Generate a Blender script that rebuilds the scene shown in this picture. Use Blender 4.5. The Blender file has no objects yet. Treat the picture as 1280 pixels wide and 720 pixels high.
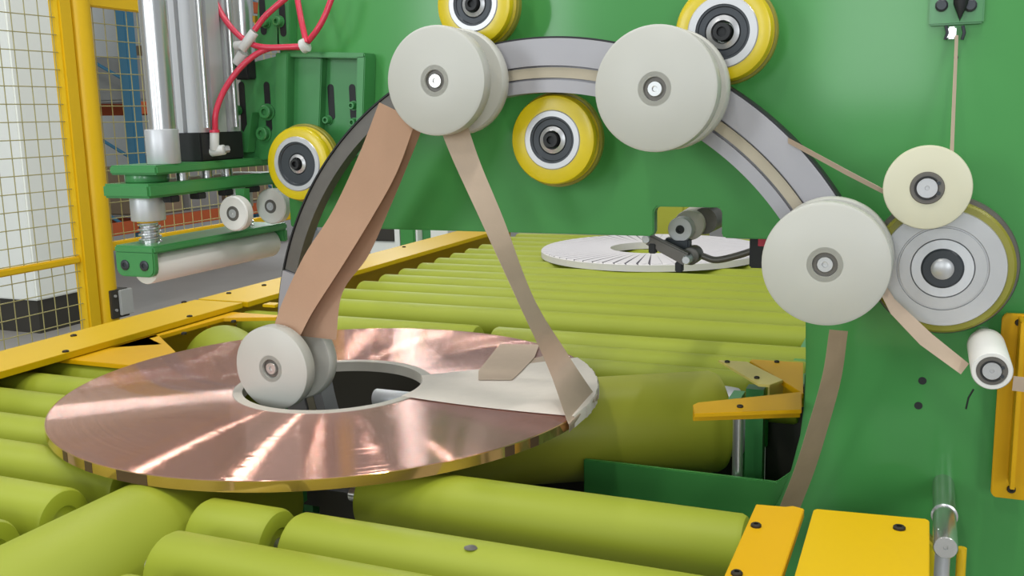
import bpy, bmesh, math, random
from mathutils import Vector, Matrix
random.seed(4)
S = bpy.context.scene
COL = S.collection
# ---------------------------------------------------------------- camera
F = 1221.29
CAMZ = 1.45
RX = Vector((0.9216, 0.3875, -0.0228)).normalized()
FW = Vector((-0.3854, 0.9064, -0.1731)); FW = (FW - RX * FW.dot(RX)).normalized()
UP = RX.cross(FW)
cd = bpy.data.cameras.new('camera'); cam = bpy.data.objects.new('camera', cd); COL.objects.link(cam)
cd.sensor_width = 36; cd.lens = F / 1280 * 36; cd.clip_end = 200
cam.matrix_world = Matrix(((RX.x, UP.x, -FW.x, 0), (RX.y, UP.y, -FW.y, 0), (RX.z, UP.z, -FW.z, CAMZ), (0, 0, 0, 1)))
S.camera = cam
# ---------------------------------------------------------------- world, lamps, exposure
w = bpy.data.worlds.new('hall_daylight'); S.world = w; w.use_nodes = True
bg = w.node_tree.nodes['Background']; bg.inputs[0].default_value = (0.86, 0.93, 1.0, 1); bg.inputs[1].default_value = 0.74
def lamp(name, loc, sx, sy, power, rot=(0, 0, 0), col=(1, 0.98, 0.94)):
    d = bpy.data.lights.new(name, 'AREA'); d.shape = 'RECTANGLE'; d.size = sx; d.size_y = sy; d.energy = power; d.color = col
    o = bpy.data.objects.new(name, d); COL.objects.link(o); o.location = loc; o.rotation_euler = rot; return o
for x, y, p in ((-4.2, 4.2, 95), (-3.5, 3.9, 65), (-2.5, 3.1, 50), (-1.4, 3.2, 50), (0.2, 3.2, 60), (-4.9, 4.5, 40), (-6.2, 8.2, 26), (-4.9, 8.1, 24), (-3.8, 5.5, 20)):
    lamp('high_bay_lamp', (x, y, 5.2), 0.10, 0.10, p * 0.42)
for x, y in ((-5.4, 0.8), (-2.6, 0.4), (0.4, 0.6), (3.0, 2.0), (-1.0, -3.0)):
    lamp('ceiling_lamp', (x, y, 5.2), 0.16, 1.3, 95)
# two small daylit windows high in the far end wall
for x in (-12.2, -9.4):
    lamp('end_wall_window_light', (x, 16.5, 5.7), 0.45, 1.6, 190, (math.radians(-90), 0, 0), (0.92, 0.97, 1.0))
# window-like area lights added far behind the camera: frontal fill, plate reflections
for x, wd, p in ((-5.5, 2.2, 400), (-0.6, 1.3, 190), (4.6, 2.2, 400)):
    lamp('window_fill_light', (x, -8.5, 3.0), wd, 3.0, p, (math.radians(90), 0, 0), (0.9, 0.96, 1.0))
S.view_settings.view_transform = 'Standard'; S.view_settings.look = 'None'
S.view_settings.gamma = 1; S.view_settings.use_curve_mapping = False
S.view_settings.exposure = -0.82

# ---------------------------------------------------------------- measuring helpers: pixel of the photo -> point in the hall
def ray(x, y): return FW + RX * ((x - 640) / F) - UP * ((y - 360) / F)
def aty(x, y, Y):
    d = ray(x, y); q = d * (Y / d.y); return Vector((q.x, Y, q.z + CAMZ))
def atz(x, y, z):
    d = ray(x, y); q = d * ((z - CAMZ) / d.z); return Vector((q.x, q.y, z))
def atx(x, y, X):
    d = ray(x, y); q = d * (X / d.x); return Vector((X, q.y, q.z + CAMZ))

# ---------------------------------------------------------------- materials
def lin(h):
    out = []
    for i in (0, 2, 4):
        c = int(h[i:i + 2], 16) / 255
        out.append(c / 12.92 if c <= 0.04045 else ((c + 0.055) / 1.055) ** 2.4)
    return out + [1]
def mat(name, h, rough=0.5, metal=0.0, var=0.08, scale=6.0, coat=0.0, spec=0.5, bump=0.0, bscale=60, alpha=None, trans=0.0, subs=0.0, stretch=None):
    m = bpy.data.materials.new(name); m.use_nodes = True
    nt = m.node_tree; b = nt.nodes['Principled BSDF']
    b.inputs['Roughness'].default_value = rough; b.inputs['Metallic'].default_value = metal
    b.inputs['Specular IOR Level'].default_value = spec
    b.inputs['Coat Weight'].default_value = coat; b.inputs['Coat Roughness'].default_value = 0.12
    if trans: b.inputs['Transmission Weight'].default_value = trans
    if subs:
        b.inputs['Subsurface Weight'].default_value = subs; b.inputs['Subsurface Radius'].default_value = (0.01, 0.01, 0.008)
    tc = nt.nodes.new('ShaderNodeTexCoord'); src = tc.outputs['Object']
    if stretch:
        mp = nt.nodes.new('ShaderNodeMapping'); mp.inputs['Scale'].default_value = stretch
        nt.links.new(src, mp.inputs[0]); src = mp.outputs[0]
    n = nt.nodes.new('ShaderNodeTexNoise'); n.inputs['Scale'].default_value = scale; n.inputs['Detail'].default_value = 5
    nt.links.new(src, n.inputs['Vector'])
    c = lin(h)
    r = nt.nodes.new('ShaderNodeMix'); r.data_type = 'RGBA'
    r.inputs[6].default_value = [max(0, x * (1 - var)) for x in c[:3]] + [1]
    r.inputs[7].default_value = [min(1, x * (1 + var)) for x in c[:3]] + [1]
    nt.links.new(n.outputs['Fac'], r.inputs[0]); nt.links.new(r.outputs[2], b.inputs['Base Color'])
    if bump:
        n2 = nt.nodes.new('ShaderNodeTexNoise'); n2.inputs['Scale'].default_value = bscale; n2.inputs['Detail'].default_value = 4
        nt.links.new(src, n2.inputs['Vector'])
        bp = nt.nodes.new('ShaderNodeBump'); bp.inputs['Strength'].default_value = bump; bp.inputs['Distance'].default_value = 0.003
        nt.links.new(n2.outputs['Fac'], bp.inputs['Height']); nt.links.new(bp.outputs[0], b.inputs['Normal'])
    return m
M = {}
M['green'] = mat('green_machine_paint', '48984b', 0.5, var=0.10, scale=3, spec=0.3, coat=0.4, bump=0.12, bscale=7)
M['greend'] = mat('green_bracket_paint', '459050', 0.35, var=0.10, scale=8, coat=0.3)
M['yellow'] = mat('yellow_frame_paint', 'd8b000', 0.42, var=0.05, scale=5, spec=0.3)
M['amber'] = mat('amber_guard_paint', 'd9a600', 0.42, var=0.05, scale=5, spec=0.3)
M['fencey'] = mat('yellow_fence_paint', 'ecc012', 0.4, var=0.08, scale=9)
M['lime'] = mat('lime_rubber_cover', '9aa42e', 0.5, var=0.07, scale=4, bump=0.05, bscale=35, spec=0.35)
M['olive'] = mat('olive_rubber_cover', 'b2b43a', 0.42, var=0.08, scale=4, spec=0.4)
M['pu'] = mat('yellow_polyurethane_tyre', 'dcc410', 0.3, var=0.12, scale=20, coat=0.1)
M['pud'] = mat('dull_polyurethane_tyre', '8f8a2c', 0.4, var=0.12, scale=20)
M['pale'] = mat('glare_paled_sheet', 'd2c26a', 0.35, var=0.05, scale=8)  # guard paint lightened so its colour carries the glare
M['tapeb'] = mat('dull_brown_tape', 'b29a7e', 0.7, var=0.12, scale=20)
M['tie'] = mat('dark_rim_reflection', '5e4632', 0.5, 0.3, var=0.15, scale=20)  # brown of the rim's dark reflections, put into a colour
M['steel'] = mat('machined_steel', 'd4d4d2', 0.28, 0.85, var=0.06, scale=30)
M['bright'] = mat('bright_turned_steel', 'c2c2c2', 0.35, 0.5, var=0.04, scale=30)
M['chrome'] = mat('polished_steel_rod', 'd8d8d6', 0.27, 0.9, var=0.04, scale=12)
M['alu'] = mat('brushed_aluminium', 'cfd0d2', 0.42, 0.5, var=0.06, scale=10, stretch=(14, 14, 1))
M['ring'] = mat('pale_zinc_ring', 'a8a6aa', 0.45, 0.2, var=0.06, scale=12)
M['track'] = mat('beige_slide_track', 'b9ae98', 0.5, 0.0, var=0.12, scale=20)
M['dark'] = mat('dark_bearing_seal', '3c4044', 0.4, 0.3, var=0.15, scale=30)
M['black'] = mat('black_rubber', '1e1f20', 0.55, var=0.2, scale=20)
M['hole'] = mat('bolt_black_oxide', '2a2318', 0.6, 0.2, var=0.2, scale=30)
M['gun'] = mat('dark_grey_casting', '6a6660', 0.45, 0.4, var=0.2, scale=30)
M['nylon'] = mat('white_nylon', 'c8c7be', 0.4, var=0.03, scale=10, subs=0.05)
M['cream'] = mat('cream_nylon', 'dcd8bc', 0.38, var=0.03, scale=10, subs=0.05)
M['white'] = mat('white_roller_cover', 'e6e4de', 0.45, var=0.04, scale=10)
M['paper'] = mat('white_crepe_paper', 'eae0d4', 0.75, var=0.05, scale=40, bump=0.15, bscale=220, spec=0.2)
M['kraft'] = mat('brown_kraft_paper', 'b8947a', 0.6, var=0.06, scale=14, bump=0.08, bscale=160, spec=0.25)
M['tape'] = mat('beige_crepe_tape', 'c2ad98', 0.7, var=0.06, scale=30, bump=0.1, bscale=200, spec=0.2)
M['core'] = mat('grey_core_board', 'c9c2b5', 0.6, var=0.06, scale=20)
M['hose'] = mat('red_air_hose', 'e8405a', 0.25, var=0.06, scale=20, trans=0.15)
M['fit'] = mat('white_plastic_fitting', 'dcdcd8', 0.35, var=0.03, scale=20)
M['wrap'] = mat('white_wrap_strip', 'e2ddde', 0.5, var=0.04, scale=20, spec=0.4)
M['wrapgap'] = mat('wrap_edge_shadow', '5c5660', 0.6, var=0.08, scale=20)  # dark body between the strips, drawn in for their edge shadows
M['floor'] = mat('grey_sealed_concrete', '9c9892', 0.45, var=0.10, scale=3)
M['wallw'] = mat('white_panel_wall', 'f4f7f0', 0.5, var=0.02, scale=2)
M['plinth'] = mat('dark_plinth', '39362f', 0.6, var=0.1, scale=6)
M['hallw'] = mat('pale_hall_cladding', 'cfd0cc', 0.6, var=0.04, scale=1)
M['blue'] = mat('blue_rack_paint', '4a86a6', 0.4, var=0.06, scale=8)
M['orange'] = mat('orange_rack_paint', 'dc6a38', 0.4, var=0.08, scale=8)
M['carton'] = mat('brown_carton', 'a08a70', 0.7, var=0.15, scale=5)
M['greyc'] = mat('grey_wrapped_goods', 'a6a4a0', 0.5, var=0.15, scale=5)
M['wire'] = mat('yellow_wire_mesh', 'a8a068', 0.45, var=0.1, scale=15)
M['box'] = mat('grey_lock_plate', 'b8bab8', 0.4, 0.1, var=0.06, scale=20)
M['brass'] = mat('brass_fitting', 'c9a23a', 0.3, 0.8, var=0.05, scale=20)
# copper: concentric windings; a fine ring relief and anisotropic gloss
def copper(name, h, band=False):
    m = bpy.data.materials.new(name); m.use_nodes = True
    nt = m.node_tree; b = nt.nodes['Principled BSDF']; N = nt.nodes.new; L = nt.links.new
    b.inputs['Metallic'].default_value = 0.85; b.inputs['Roughness'].default_value = 0.10
    tc = N('ShaderNodeTexCoord')
    if not band:
        b.inputs['Anisotropic'].default_value = 0.0
        tg = N('ShaderNodeTangent'); tg.direction_type = 'RADIAL'; tg.axis = 'Z'; L(tg.outputs[0], b.inputs['Tangent'])
        ln = N('ShaderNodeVectorMath'); ln.operation = 'LENGTH'; L(tc.outputs['Object'], ln.inputs[0])
        n = N('ShaderNodeTexNoise'); n.noise_dimensions = '1D'; n.inputs['Scale'].default_value = 260; n.inputs['Detail'].default_value = 3
        L(ln.outputs['Value'], n.inputs['W'])
        # every turn of strip is slightly rounded: its normal leans in or out along the radius
        tm = N('ShaderNodeMath'); tm.operation = 'MULTIPLY'; L(ln.outputs['Value'], tm.inputs[0]); tm.inputs[1].default_value = 1250
        frc = N('ShaderNodeMath'); frc.operation = 'FRACT'; L(tm.outputs[0], frc.inputs[0])
        sub = N('ShaderNodeMath'); sub.operation = 'SUBTRACT'; L(frc.outputs[0], sub.inputs[0]); sub.inputs[1].default_value = 0.5
        n2 = N('ShaderNodeTexNoise'); n2.noise_dimensions = '1D'; n2.inputs['Scale'].default_value = 90; n2.inputs['Detail'].default_value = 2; L(ln.outputs['Value'], n2.inputs['W'])
        amp = N('ShaderNodeMath'); amp.operation = 'MULTIPLY_ADD'; L(n2.outputs['Fac'], amp.inputs[0]); amp.inputs[1].default_value = 1.6; amp.inputs[2].default_value = 0.9
        mu = N('ShaderNodeMath'); mu.operation = 'MULTIPLY'; L(sub.outputs[0], mu.inputs[0]); L(amp.outputs[0], mu.inputs[1])
        flat_ = N('ShaderNodeVectorMath'); flat_.operation = 'MULTIPLY'; L(tc.outputs['Object'], flat_.inputs[0]); flat_.inputs[1].default_value = (1, 1, 0)
        nz = N('ShaderNodeVectorMath'); nz.operation = 'NORMALIZE'; L(flat_.outputs[0], nz.inputs[0])
        sc = N('ShaderNodeVectorMath'); sc.operation = 'SCALE'; L(nz.outputs[0], sc.inputs[0]); L(mu.outputs[0], sc.inputs['Scale'])
        ge = N('ShaderNodeNewGeometry'); ad = N('ShaderNodeVectorMath'); ad.operation = 'ADD'; L(ge.outputs['Normal'], ad.inputs[0]); L(sc.outputs[0], ad.inputs[1])
        nn = N('ShaderNodeVectorMath'); nn.operation = 'NORMALIZE'; L(ad.outputs[0], nn.inputs[0]); L(nn.outputs[0], b.inputs['Normal'])
        fac = n.outputs['Fac']; v = 0.22
    else:
        n = N('ShaderNodeTexNoise'); n.inputs['Scale'].default_value = 9; L(tc.outputs['Object'], n.inputs['Vector']); fac = n.outputs['Fac']; v = 0.25
    c = lin(h); r = N('ShaderNodeMix'); r.data_type = 'RGBA'
    r.inputs[6].default_value = [x * (1 - v) for x in c[:3]] + [1]; r.inputs[7].default_value = [min(1, x * (1 + v)) for x in c[:3]] + [1]
    L(fac, r.inputs[0]); L(r.outputs[2], b.inputs['Base Color'])
    return m
M['copper'] = copper('copper_strip_windings', 'e0ac9c')
M['band'] = copper('golden_copper_edge', 'd8b070', True)

# ---------------------------------------------------------------- mesh builder
WPOS = {}
class MB:
    def __init__(s): s.v = []; s.f = []
    def add(s, vs, fs):
        n = len(s.v); s.v += [Vector(v) for v in vs]; s.f += [tuple(i + n for i in f) for f in fs]; return s
    def box(s, a, b):
        x0, y0, z0 = a; x1, y1, z1 = b
        return s.add([(x0, y0, z0), (x1, y0, z0), (x1, y1, z0), (x0, y1, z0), (x0, y0, z1), (x1, y0, z1), (x1, y1, z1), (x0, y1, z1)],
                     [(3, 2, 1, 0), (4, 5, 6, 7), (0, 1, 5, 4), (1, 2, 6, 5), (2, 3, 7, 6), (3, 0, 4, 7)])
    def lathe(s, prof, o=(0, 0, 0), axis=(0, 0, 1), n=32, closed=False):
        """prof: (radius, height along axis)"""
        o = Vector(o); az = Vector(axis).normalized()
        ax = az.orthogonal().normalized(); ay = az.cross(ax)
        base = len(s.v); k = len(prof)
        for i in range(n):
            t = 2 * math.pi * i / n; d = ax * math.cos(t) + ay * math.sin(t)
            for r, h in prof: s.v.append(o + d * max(r, 1e-5) + az * h)
        rng = k if closed else k - 1
        for i in range(n):
            j = (i + 1) % n
            for q in range(rng):
                q2 = (q + 1) % k
                s.f.append((base + i * k + q, base + j * k + q, base + j * k + q2, base + i * k + q2))
        if not closed:
            if prof[0][0] > 1e-4: s.f.append(tuple(base + i * k for i in reversed(range(n))))
            if prof[-1][0] > 1e-4: s.f.append(tuple(base + i * k + k - 1 for i in range(n)))
        return s
    def cyl(s, a, b, r, n=24, r2=None, ch=0.0):
        a = Vector(a); b = Vector(b); L = (b - a).length; r2 = r if r2 is None else r2
        if ch: prof = [(r - ch, 0), (r - ch * .3, ch * .3), (r, ch), (r2, L - ch), (r2 - ch * .3, L - ch * .3), (r2 - ch, L)]
        else: prof = [(r, 0), (r2, L)]
        return s.lathe(prof, a, b - a, n)
    def tube(s, pts, r, n=8):
        pts = [Vector(p) for p in pts]; base = len(s.v); up = None
        for i, p in enumerate(pts):
            d = (pts[min(i + 1, len(pts) - 1)] - pts[max(i - 1, 0)]).normalized()
            if up is None: up = d.orthogonal().normalized()
            up = (up - d * up.dot(d)).normalized(); sd = d.cross(up)
            for k in range(n):
                t = 2 * math.pi * k / n; s.v.append(p + up * (r * math.cos(t)) + sd * (r * math.sin(t)))
        for i in range(len(pts) - 1):
            for k in range(n):
                k2 = (k + 1) % n
                s.f.append((base + i * n + k, base + i * n + k2, base + (i + 1) * n + k2, base + (i + 1) * n + k))
        s.f.append(tuple(base + k for k in reversed(range(n)))); e = base + (len(pts) - 1) * n
        s.f.append(tuple(e + k for k in range(n))); return s
    def prism(s, poly, d):
        """poly: 3-D planar loop, d: extrusion vector"""
        n = len(poly); d = Vector(d); ps = [Vector(p) for p in poly]
        nn = Vector((0, 0, 0))
        for i in range(n): nn += ps[i].cross(ps[(i + 1) % n])
        if nn.dot(d) > 0: ps.reverse()
        return s.add(ps + [p + d for p in ps], [tuple(range(n)), tuple(range(2 * n - 1, n - 1, -1))] + [(i, i + n, (i + 1) % n + n, (i + 1) % n) for i in range(n)])
    def strip(s, L, R, th):
        """a sheet between two edges, with thickness"""
        L = [Vector(p) for p in L]; R = [Vector(p) for p in R]; n = len(L); ns = []
        for i in range(n):
            t = (L[min(i + 1, n - 1)] + R[min(i + 1, n - 1)]) - (L[max(i - 1, 0)] + R[max(i - 1, 0)])
            ns.append((R[i] - L[i]).cross(t).normalized() * th)
        b = len(s.v)
        for i in range(n): s.v += [L[i], R[i], R[i] + ns[i], L[i] + ns[i]]
        for i in range(n - 1):
            for k in range(4):
                k2 = (k + 1) % 4; s.f.append((b + 4 * i + k, b + 4 * i + k2, b + 4 * i + 4 + k2, b + 4 * i + 4 + k))
        s.f += [(b + 3, b + 2, b + 1, b), (b + 4 * n - 4, b + 4 * n - 3, b + 4 * n - 2, b + 4 * n - 1)]; return s
    def arc(s, prof, c, a0, a1, n):
        """prof: closed loop of (radius, Y); swept about the Y axis through c=(x,z)"""
        k = len(prof); b = len(s.v)
        for i in range(n + 1):
            t = math.radians(a0 + (a1 - a0) * i / n)
            for r, y in prof: s.v.append(Vector((c[0] + r * math.cos(t), y, c[1] + r * math.sin(t))))
        for i in range(n):
            for q in range(k):
                q2 = (q + 1) % k; s.f.append((b + i * k + q, b + i * k + q2, b + (i + 1) * k + q2, b + (i + 1) * k + q))
        s.f += [tuple(b + q for q in reversed(range(k))), tuple(b + n * k + q for q in range(k))]; return s
    def build(s, name, m, parent=None, bevel=0.0, sharp=38, origin=None):
        vs = s.v
        lo = Vector([min(v[i] for v in vs) for i in range(3)]); hi = Vector([max(v[i] for v in vs) for i in range(3)])
        c = Vector(origin) if origin is not None else (lo + hi) / 2
        if parent is None and origin is None: c = Vector(((lo.x + hi.x) / 2, (lo.y + hi.y) / 2, lo.z))
        bm = bmesh.new(); bv = [bm.verts.new(v - c) for v in vs]
        for f in s.f:
            try: bm.faces.new([bv[i] for i in f])
            except ValueError: pass
        bmesh.ops.recalc_face_normals(bm, faces=bm.faces)
        if bevel:
            es = [e for e in bm.edges if len(e.link_faces) == 2 and e.calc_face_angle(0) > 0.6]
            bmesh.ops.bevel(bm, geom=es, offset=bevel, segments=2, affect='EDGES', clamp_overlap=True)
        for e in bm.edges:
            if len(e.link_faces) == 2 and e.calc_face_angle(0) > math.radians(sharp): e.smooth = False
        for f in bm.faces: f.smooth = True
        me = bpy.data.meshes.new(name); bm.to_mesh(me); bm.free(); me.materials.append(M[m] if isinstance(m, str) else m)
        o = bpy.data.objects.new(name, me); COL.objects.link(o); WPOS[o] = c
        if parent is not None: o.parent = parent; o.location = c - WPOS[parent]
        else: o.location = c
        return o
def tag(o, label, cat, group=None):
    o['label'] = label; o['category'] = cat
    if group: o['group'] = group
    return o
def thing(name, loc, label, cat, group=None):
    o = bpy.data.objects.new(name, None); o.empty_display_size = 0.1; COL.objects.link(o); o.location = loc; WPOS[o] = Vector(loc)
    return tag(o, label, cat, group)
def struct(o): o['kind'] = 'structure'; return o
def bez(pts, n=10):
    """smooth curve through points (Catmull-Rom)"""
    P = [Vector(p) for p in pts]; P = [P[0] * 2 - P[1]] + P + [P[-1] * 2 - P[-2]]; out = []
    for i in range(1, len(P) - 2):
        for k in range(n):
            t = k / n; a, b, c, d = P[i - 1:i + 3]
            out.append(0.5 * ((2 * b) + (c - a) * t + (2 * a - 5 * b + 4 * c - d) * t * t + (3 * b - a - 3 * c + d) * t ** 3))
    return out + [P[-2]]
def bolt_z(x, y, z, r, parent, m='hole'):
    b = MB(); b.lathe([(r, -0.002), (r, 0.003), (r * .8, 0.0045), (r * .45, 0.0045), (r * .45, 0.002), (0, 0.002)], (x, y, z), (0, 0, 1), 12); return b.build('bolt', m, parent)
def bolt_y(x, y, z, r, parent, m='hole', h=0.006):
    b = MB(); b.lathe([(r, -0.002), (r, h * .7), (r * .85, h), (r * .45, h), (r * .45, h * .4), (0, h * .4)], (x, y, z), (0, -1, 0), 12); return b.build('bolt', m, parent)

# ---------------------------------------------------------------- the hall
struct(MB().box((-16, -9, -0.1), (9, 17, 0)).build('floor', 'floor'))
struct(MB().box((-16, 16.6, 0), (9, 16.9, 7)).build('wall_back', 'hallw'))
struct(MB().box((-16, -9, 0), (-15.7, 16.6, 7)).build('wall_left', 'hallw'))
# white site office: its corner shows through the fence
struct(MB().box((-10.5, 4.94, 0.24), (-5.75, 5.5, 3.6)).build('wall_office', 'wallw', bevel=0.01))
struct(MB().box((-10.5, 4.96, 0), (-5.77, 5.48, 0.24)).build('baseboard_office', 'plinth'))

# ---------------------------------------------------------------- wrapping machine: the green C-shaped plate
PY = 1.985           # front face of the plate
RC = (-0.71, 0.927)  # centre of the wrapping ring
mach = thing('wrapping_machine', (0.4, PY + 0.02, 0), 'tall glossy green machine plate cut out around the conveyor, carrying yellow guide wheels', 'machine')
zt, zb = 1.735, 1.196
xr = -0.213
ol = [(-1.43, zt), (1.2, zt), (1.2, 0.0), (-0.34, 0.0), (-0.34, 0.52)]          # lower right of the cut-out follows the ring
for px, py in ((958, 655), (975, 622), (989, 587), (1000, 545), (1006, 500), (1007, 460)):
    q = aty(px, py, PY); ol.append((q.x, q.z))
ol += [(xr, zb - 0.03), (xr - 0.008, zb - 0.01), (xr - 0.03, zb),
       (-0.372, zb), (-0.378, zb + 0.006), (-0.378, 1.25), (-0.385, 1.258), (-0.512, 1.258), (-0.519, 1.25), (-0.519, zb + 0.006), (-0.525, zb), (-1.43, zb)]
MB().prism([(x, PY, z) for x, z in ol], (0, 0.03, 0)).build('frame_plate', 'green', mach, bevel=0.0025)
MB().prism([(x, PY + .031, z) for x, z in ((-0.69, 0.2), (-0.18, 0.2), (-0.18, 0.72), (-0.235, 0.70), (-0.262, 0.676), (-0.69, 0.676))], (0, 0.012, 0)).build('lower_arm', 'green', mach, bevel=0.002)
MB().box((0.05, PY + 0.03, 0), (1.2, 0.6 + PY, zt - 0.1)).build('cabinet_body', 'green', mach, bevel=0.004)
MB().box((-1.36, PY + 0.03, 1.30), (0.05, PY + 0.16, 1.37)).build('stiffener_beam', 'green', mach, bevel=0.004)
for (px, py) in ((1153, 476), (1148, 507)):
    q = aty(px, py, PY); MB().cyl((q.x, PY - 0.0012, q.z), (q.x, PY + 0.01, q.z), 0.0075, 16).build('bolt_hole', 'black', mach)
q = aty(1195, 72, PY); MB().cyl((q.x, PY - 0.0012, q.z), (q.x, PY + 0.01, q.z), 0.004, 10).build('bolt_hole', 'black', mach)
q = aty(1210, 505, PY); MB().tube([(q.x + 0.008, PY - 0.0005, q.z + 0.03), (q.x, PY - 0.0005, q.z + 0.012), (q.x - 0.003, PY - 0.0005, q.z - 0.01)], 0.0016, 6).build('paint_scratch', 'black', mach)

def guide_wheel(px, py, r, Y=1.865, w=0.045, kind=0, dish=(0.66, 0.52, 0.3)):
    """yellow tyre with a rear flange, steel disc, dark bearing, hub and black cap; axle back to the plate"""
    c = aty(px, py, Y); o = (c.x, Y, c.z); ax = (0, 1, 0)
    t = MB().lathe([(r * dish[0], 0.0), (r - 0.010, 0.0), (r - 0.003, 0.002), (r, 0.008), (r, w * .35), (r - 0.012, w * .5), (r, w * .65), (r, w), (r * dish[0], w)], o, ax, 56, closed=True).build('guide_wheel', 'pu', mach)
    MB().lathe([(r * .6, w * .66), (r + 0.004, w * .66), (r + 0.006, w * .7), (r + 0.006, w * .98), (r * .6, w)], o, ax, 56, closed=True).build('wheel_flange', 'pud', t)
    MB().lathe([(r * dish[1], 0.004), (r * dish[1], -0.002), (r * dish[0] - 0.002, -0.002), (r * dish[0], 0.0), (r * dish[0], 0.02), (r * dish[1], 0.02)], o, ax, 56, closed=True).build('steel_rim', 'bright', t)
    rb = r * dish[1]; ri = r * dish[2]
    MB().lathe([(ri, 0.006), (ri + 0.003, 0.003), (rb - 0.006, 0.003), (rb - 0.004, 0.001), (rb, 0.001), (rb, 0.02), (ri, 0.02)], o, ax, 48, closed=True).build('bearing', 'dark', t)
    MB().lathe([(ri * .62, 0.012), (ri * .7, -0.001), (ri * .82, 0.001), (ri, 0.003), (ri, 0.02), (ri * .62, 0.02)], o, ax, 40, closed=True).build('hub', 'bright', t)
    MB().lathe([(0.0, -0.002), (ri * .28, -0.002), (ri * .3, -0.010), (ri * .52, -0.010), (ri * .55, -0.006), (ri * .55, 0.02)], o, ax, 24).build('axle_bolt', 'black', t)
    MB().cyl((c.x, Y + w * .9, c.z), (c.x, PY + 0.005, c.z), r * .3, 20).build('axle', 'steel', t)
    return t
guide_wheel(690, 175, 0.0905)
guide_wheel(591, 5, 0.0835)
guide_wheel(903, 40, 0.0900, dish=(0.73, 0.56, 0.34))
guide_wheel(371, 205, 0.0835, dish=(0.74, 0.60, 0.26))
guide_wheel(1112, 722, 0.095, Y=1.80)
# big drive wheel on the right: wide turned steel face
c = aty(1178, 335, 1.86); o = (c.x, c.y, c.z); R0 = 0.1175
t = MB().lathe([(R0 * .86, 0.0), (R0 - 0.004, 0.001), (R0, 0.006), (R0, 0.05), (R0 * .86, 0.05)], o, (0, 1, 0), 72, closed=True).build('drive_wheel', 'pud', mach)
MB().lathe([(R0 * .6, 0.032), (R0 + 0.006, 0.032), (R0 + 0.008, 0.036), (R0 + 0.008, 0.052), (R0 * .6, 0.052)], o, (0, 1, 0), 72, closed=True).build('wheel_flange', 'gun', t)
MB().lathe([(R0 * .44, -0.002), (R0 * .45, -0.006), (R0 * .605, -0.006), (R0 * .61, -0.002), (R0 * .63, -0.002), (R0 * .64, -0.006), (R0 * .87, -0.006), (R0 * .88, -0.003), (R0 * .88, 0.02), (R0 * .4, 0.02)], o, (0, 1, 0), 72, closed=True).build('steel_rim', 'bright', t)
MB().lathe([(R0 * .30, -0.006), (R0 * .43, -0.006), (R0 * .44, -0.002), (R0 * .44, 0.02), (R0 * .30, 0.02)], o, (0, 1, 0), 48, closed=True).build('hub', 'alu', t)
MB().lathe([(R0 * .16, -0.010), (R0 * .27, -0.010), (R0 * .30, -0.006), (R0 * .30, 0.01), (R0 * .16, 0.01)], o, (0, 1, 0), 40, closed=True).build('bearing', 'dark', t)
MB().lathe([(0, -0.016), (R0 * .12, -0.016), (R0 * .16, -0.013), (R0 * .16, 0.01)], o, (0, 1, 0), 32).build('axle_bolt', 'bright', t)
MB().cyl((c.x, c.y + .04, c.z), (c.x, PY + .005, c.z), 0.035).build('axle', 'steel', t)
# cream guide pulley above it
def circlip_boss(c, Y, r, par):
    MB().lathe([(r * .62, -0.001), (r * .66, -0.003), (r * .95, -0.003), (r, -0.001), (r, 0.02), (r * .62, 0.02)], (c.x, Y, c.z), (0, 1, 0), 40, closed=True).build('bearing', 'gun', par)
    MB().lathe([(0, -0.001), (r * .12, -0.001), (r * .14, -0.003), (r * .60, -0.003), (r * .62, 0.0), (r * .62, 0.02)], (c.x, Y, c.z), (0, 1, 0), 32).build('shaft_end', 'bright', par)
    MB().arc([(r * .66, Y - 0.005), (r * .74, Y - 0.005), (r * .74, Y - 0.002), (r * .66, Y - 0.002)], (c.x, c.z), 40, 320, 28).build('circlip', 'black', par)
    for a in (25, -25): MB().cyl((c.x + r * .72 * math.cos(math.radians(a)), Y - 0.006, c.z + r * .72 * math.sin(math.radians(a))), (c.x + r * .72 * math.cos(math.radians(a)), Y, c.z + r * .72 * math.sin(math.radians(a))), r * .12, 10).build('circlip_eye', 'dark', par)
Yp = 1.795
c = aty(1159, 235, Yp); r = 0.0705
t = MB().lathe([(0.028, 0.0), (r - 0.004, 0.0), (r - 0.001, 0.001), (r, 0.004), (r, 0.010), (r - 0.012, 0.014), (r - 0.012, 0.024), (r, 0.028), (r, 0.036), (0.02, 0.036)], (c.x, Yp, c.z), (0, 1, 0), 64).build('guide_pulley', 'cream', mach)
circlip_boss(c, Yp, 0.0275, t)
MB().cyl((c.x, Yp + .03, c.z), (c.x, PY + .005, c.z), 0.014).build('axle', 'steel', t)
PUL = c
# white tube roller at the lower right
Yt = 1.70
c = aty(1240, 464, Yt)
t = MB().lathe([(0.022, 0.003), (0.024, 0.0), (0.0295, 0.0), (0.031, 0.002), (0.031, 0.185), (0.02, 0.187)], (c.x, Yt, c.z), (0, 1, 0), 40).build('tube_roller', 'white', mach)
circlip_boss(c, Yt + 0.003, 0.0235, t)
MB().cyl((c.x, Yt + .18, c.z), (c.x, PY + .005, c.z), 0.014).build('axle', 'steel', t)
TUB = c
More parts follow.
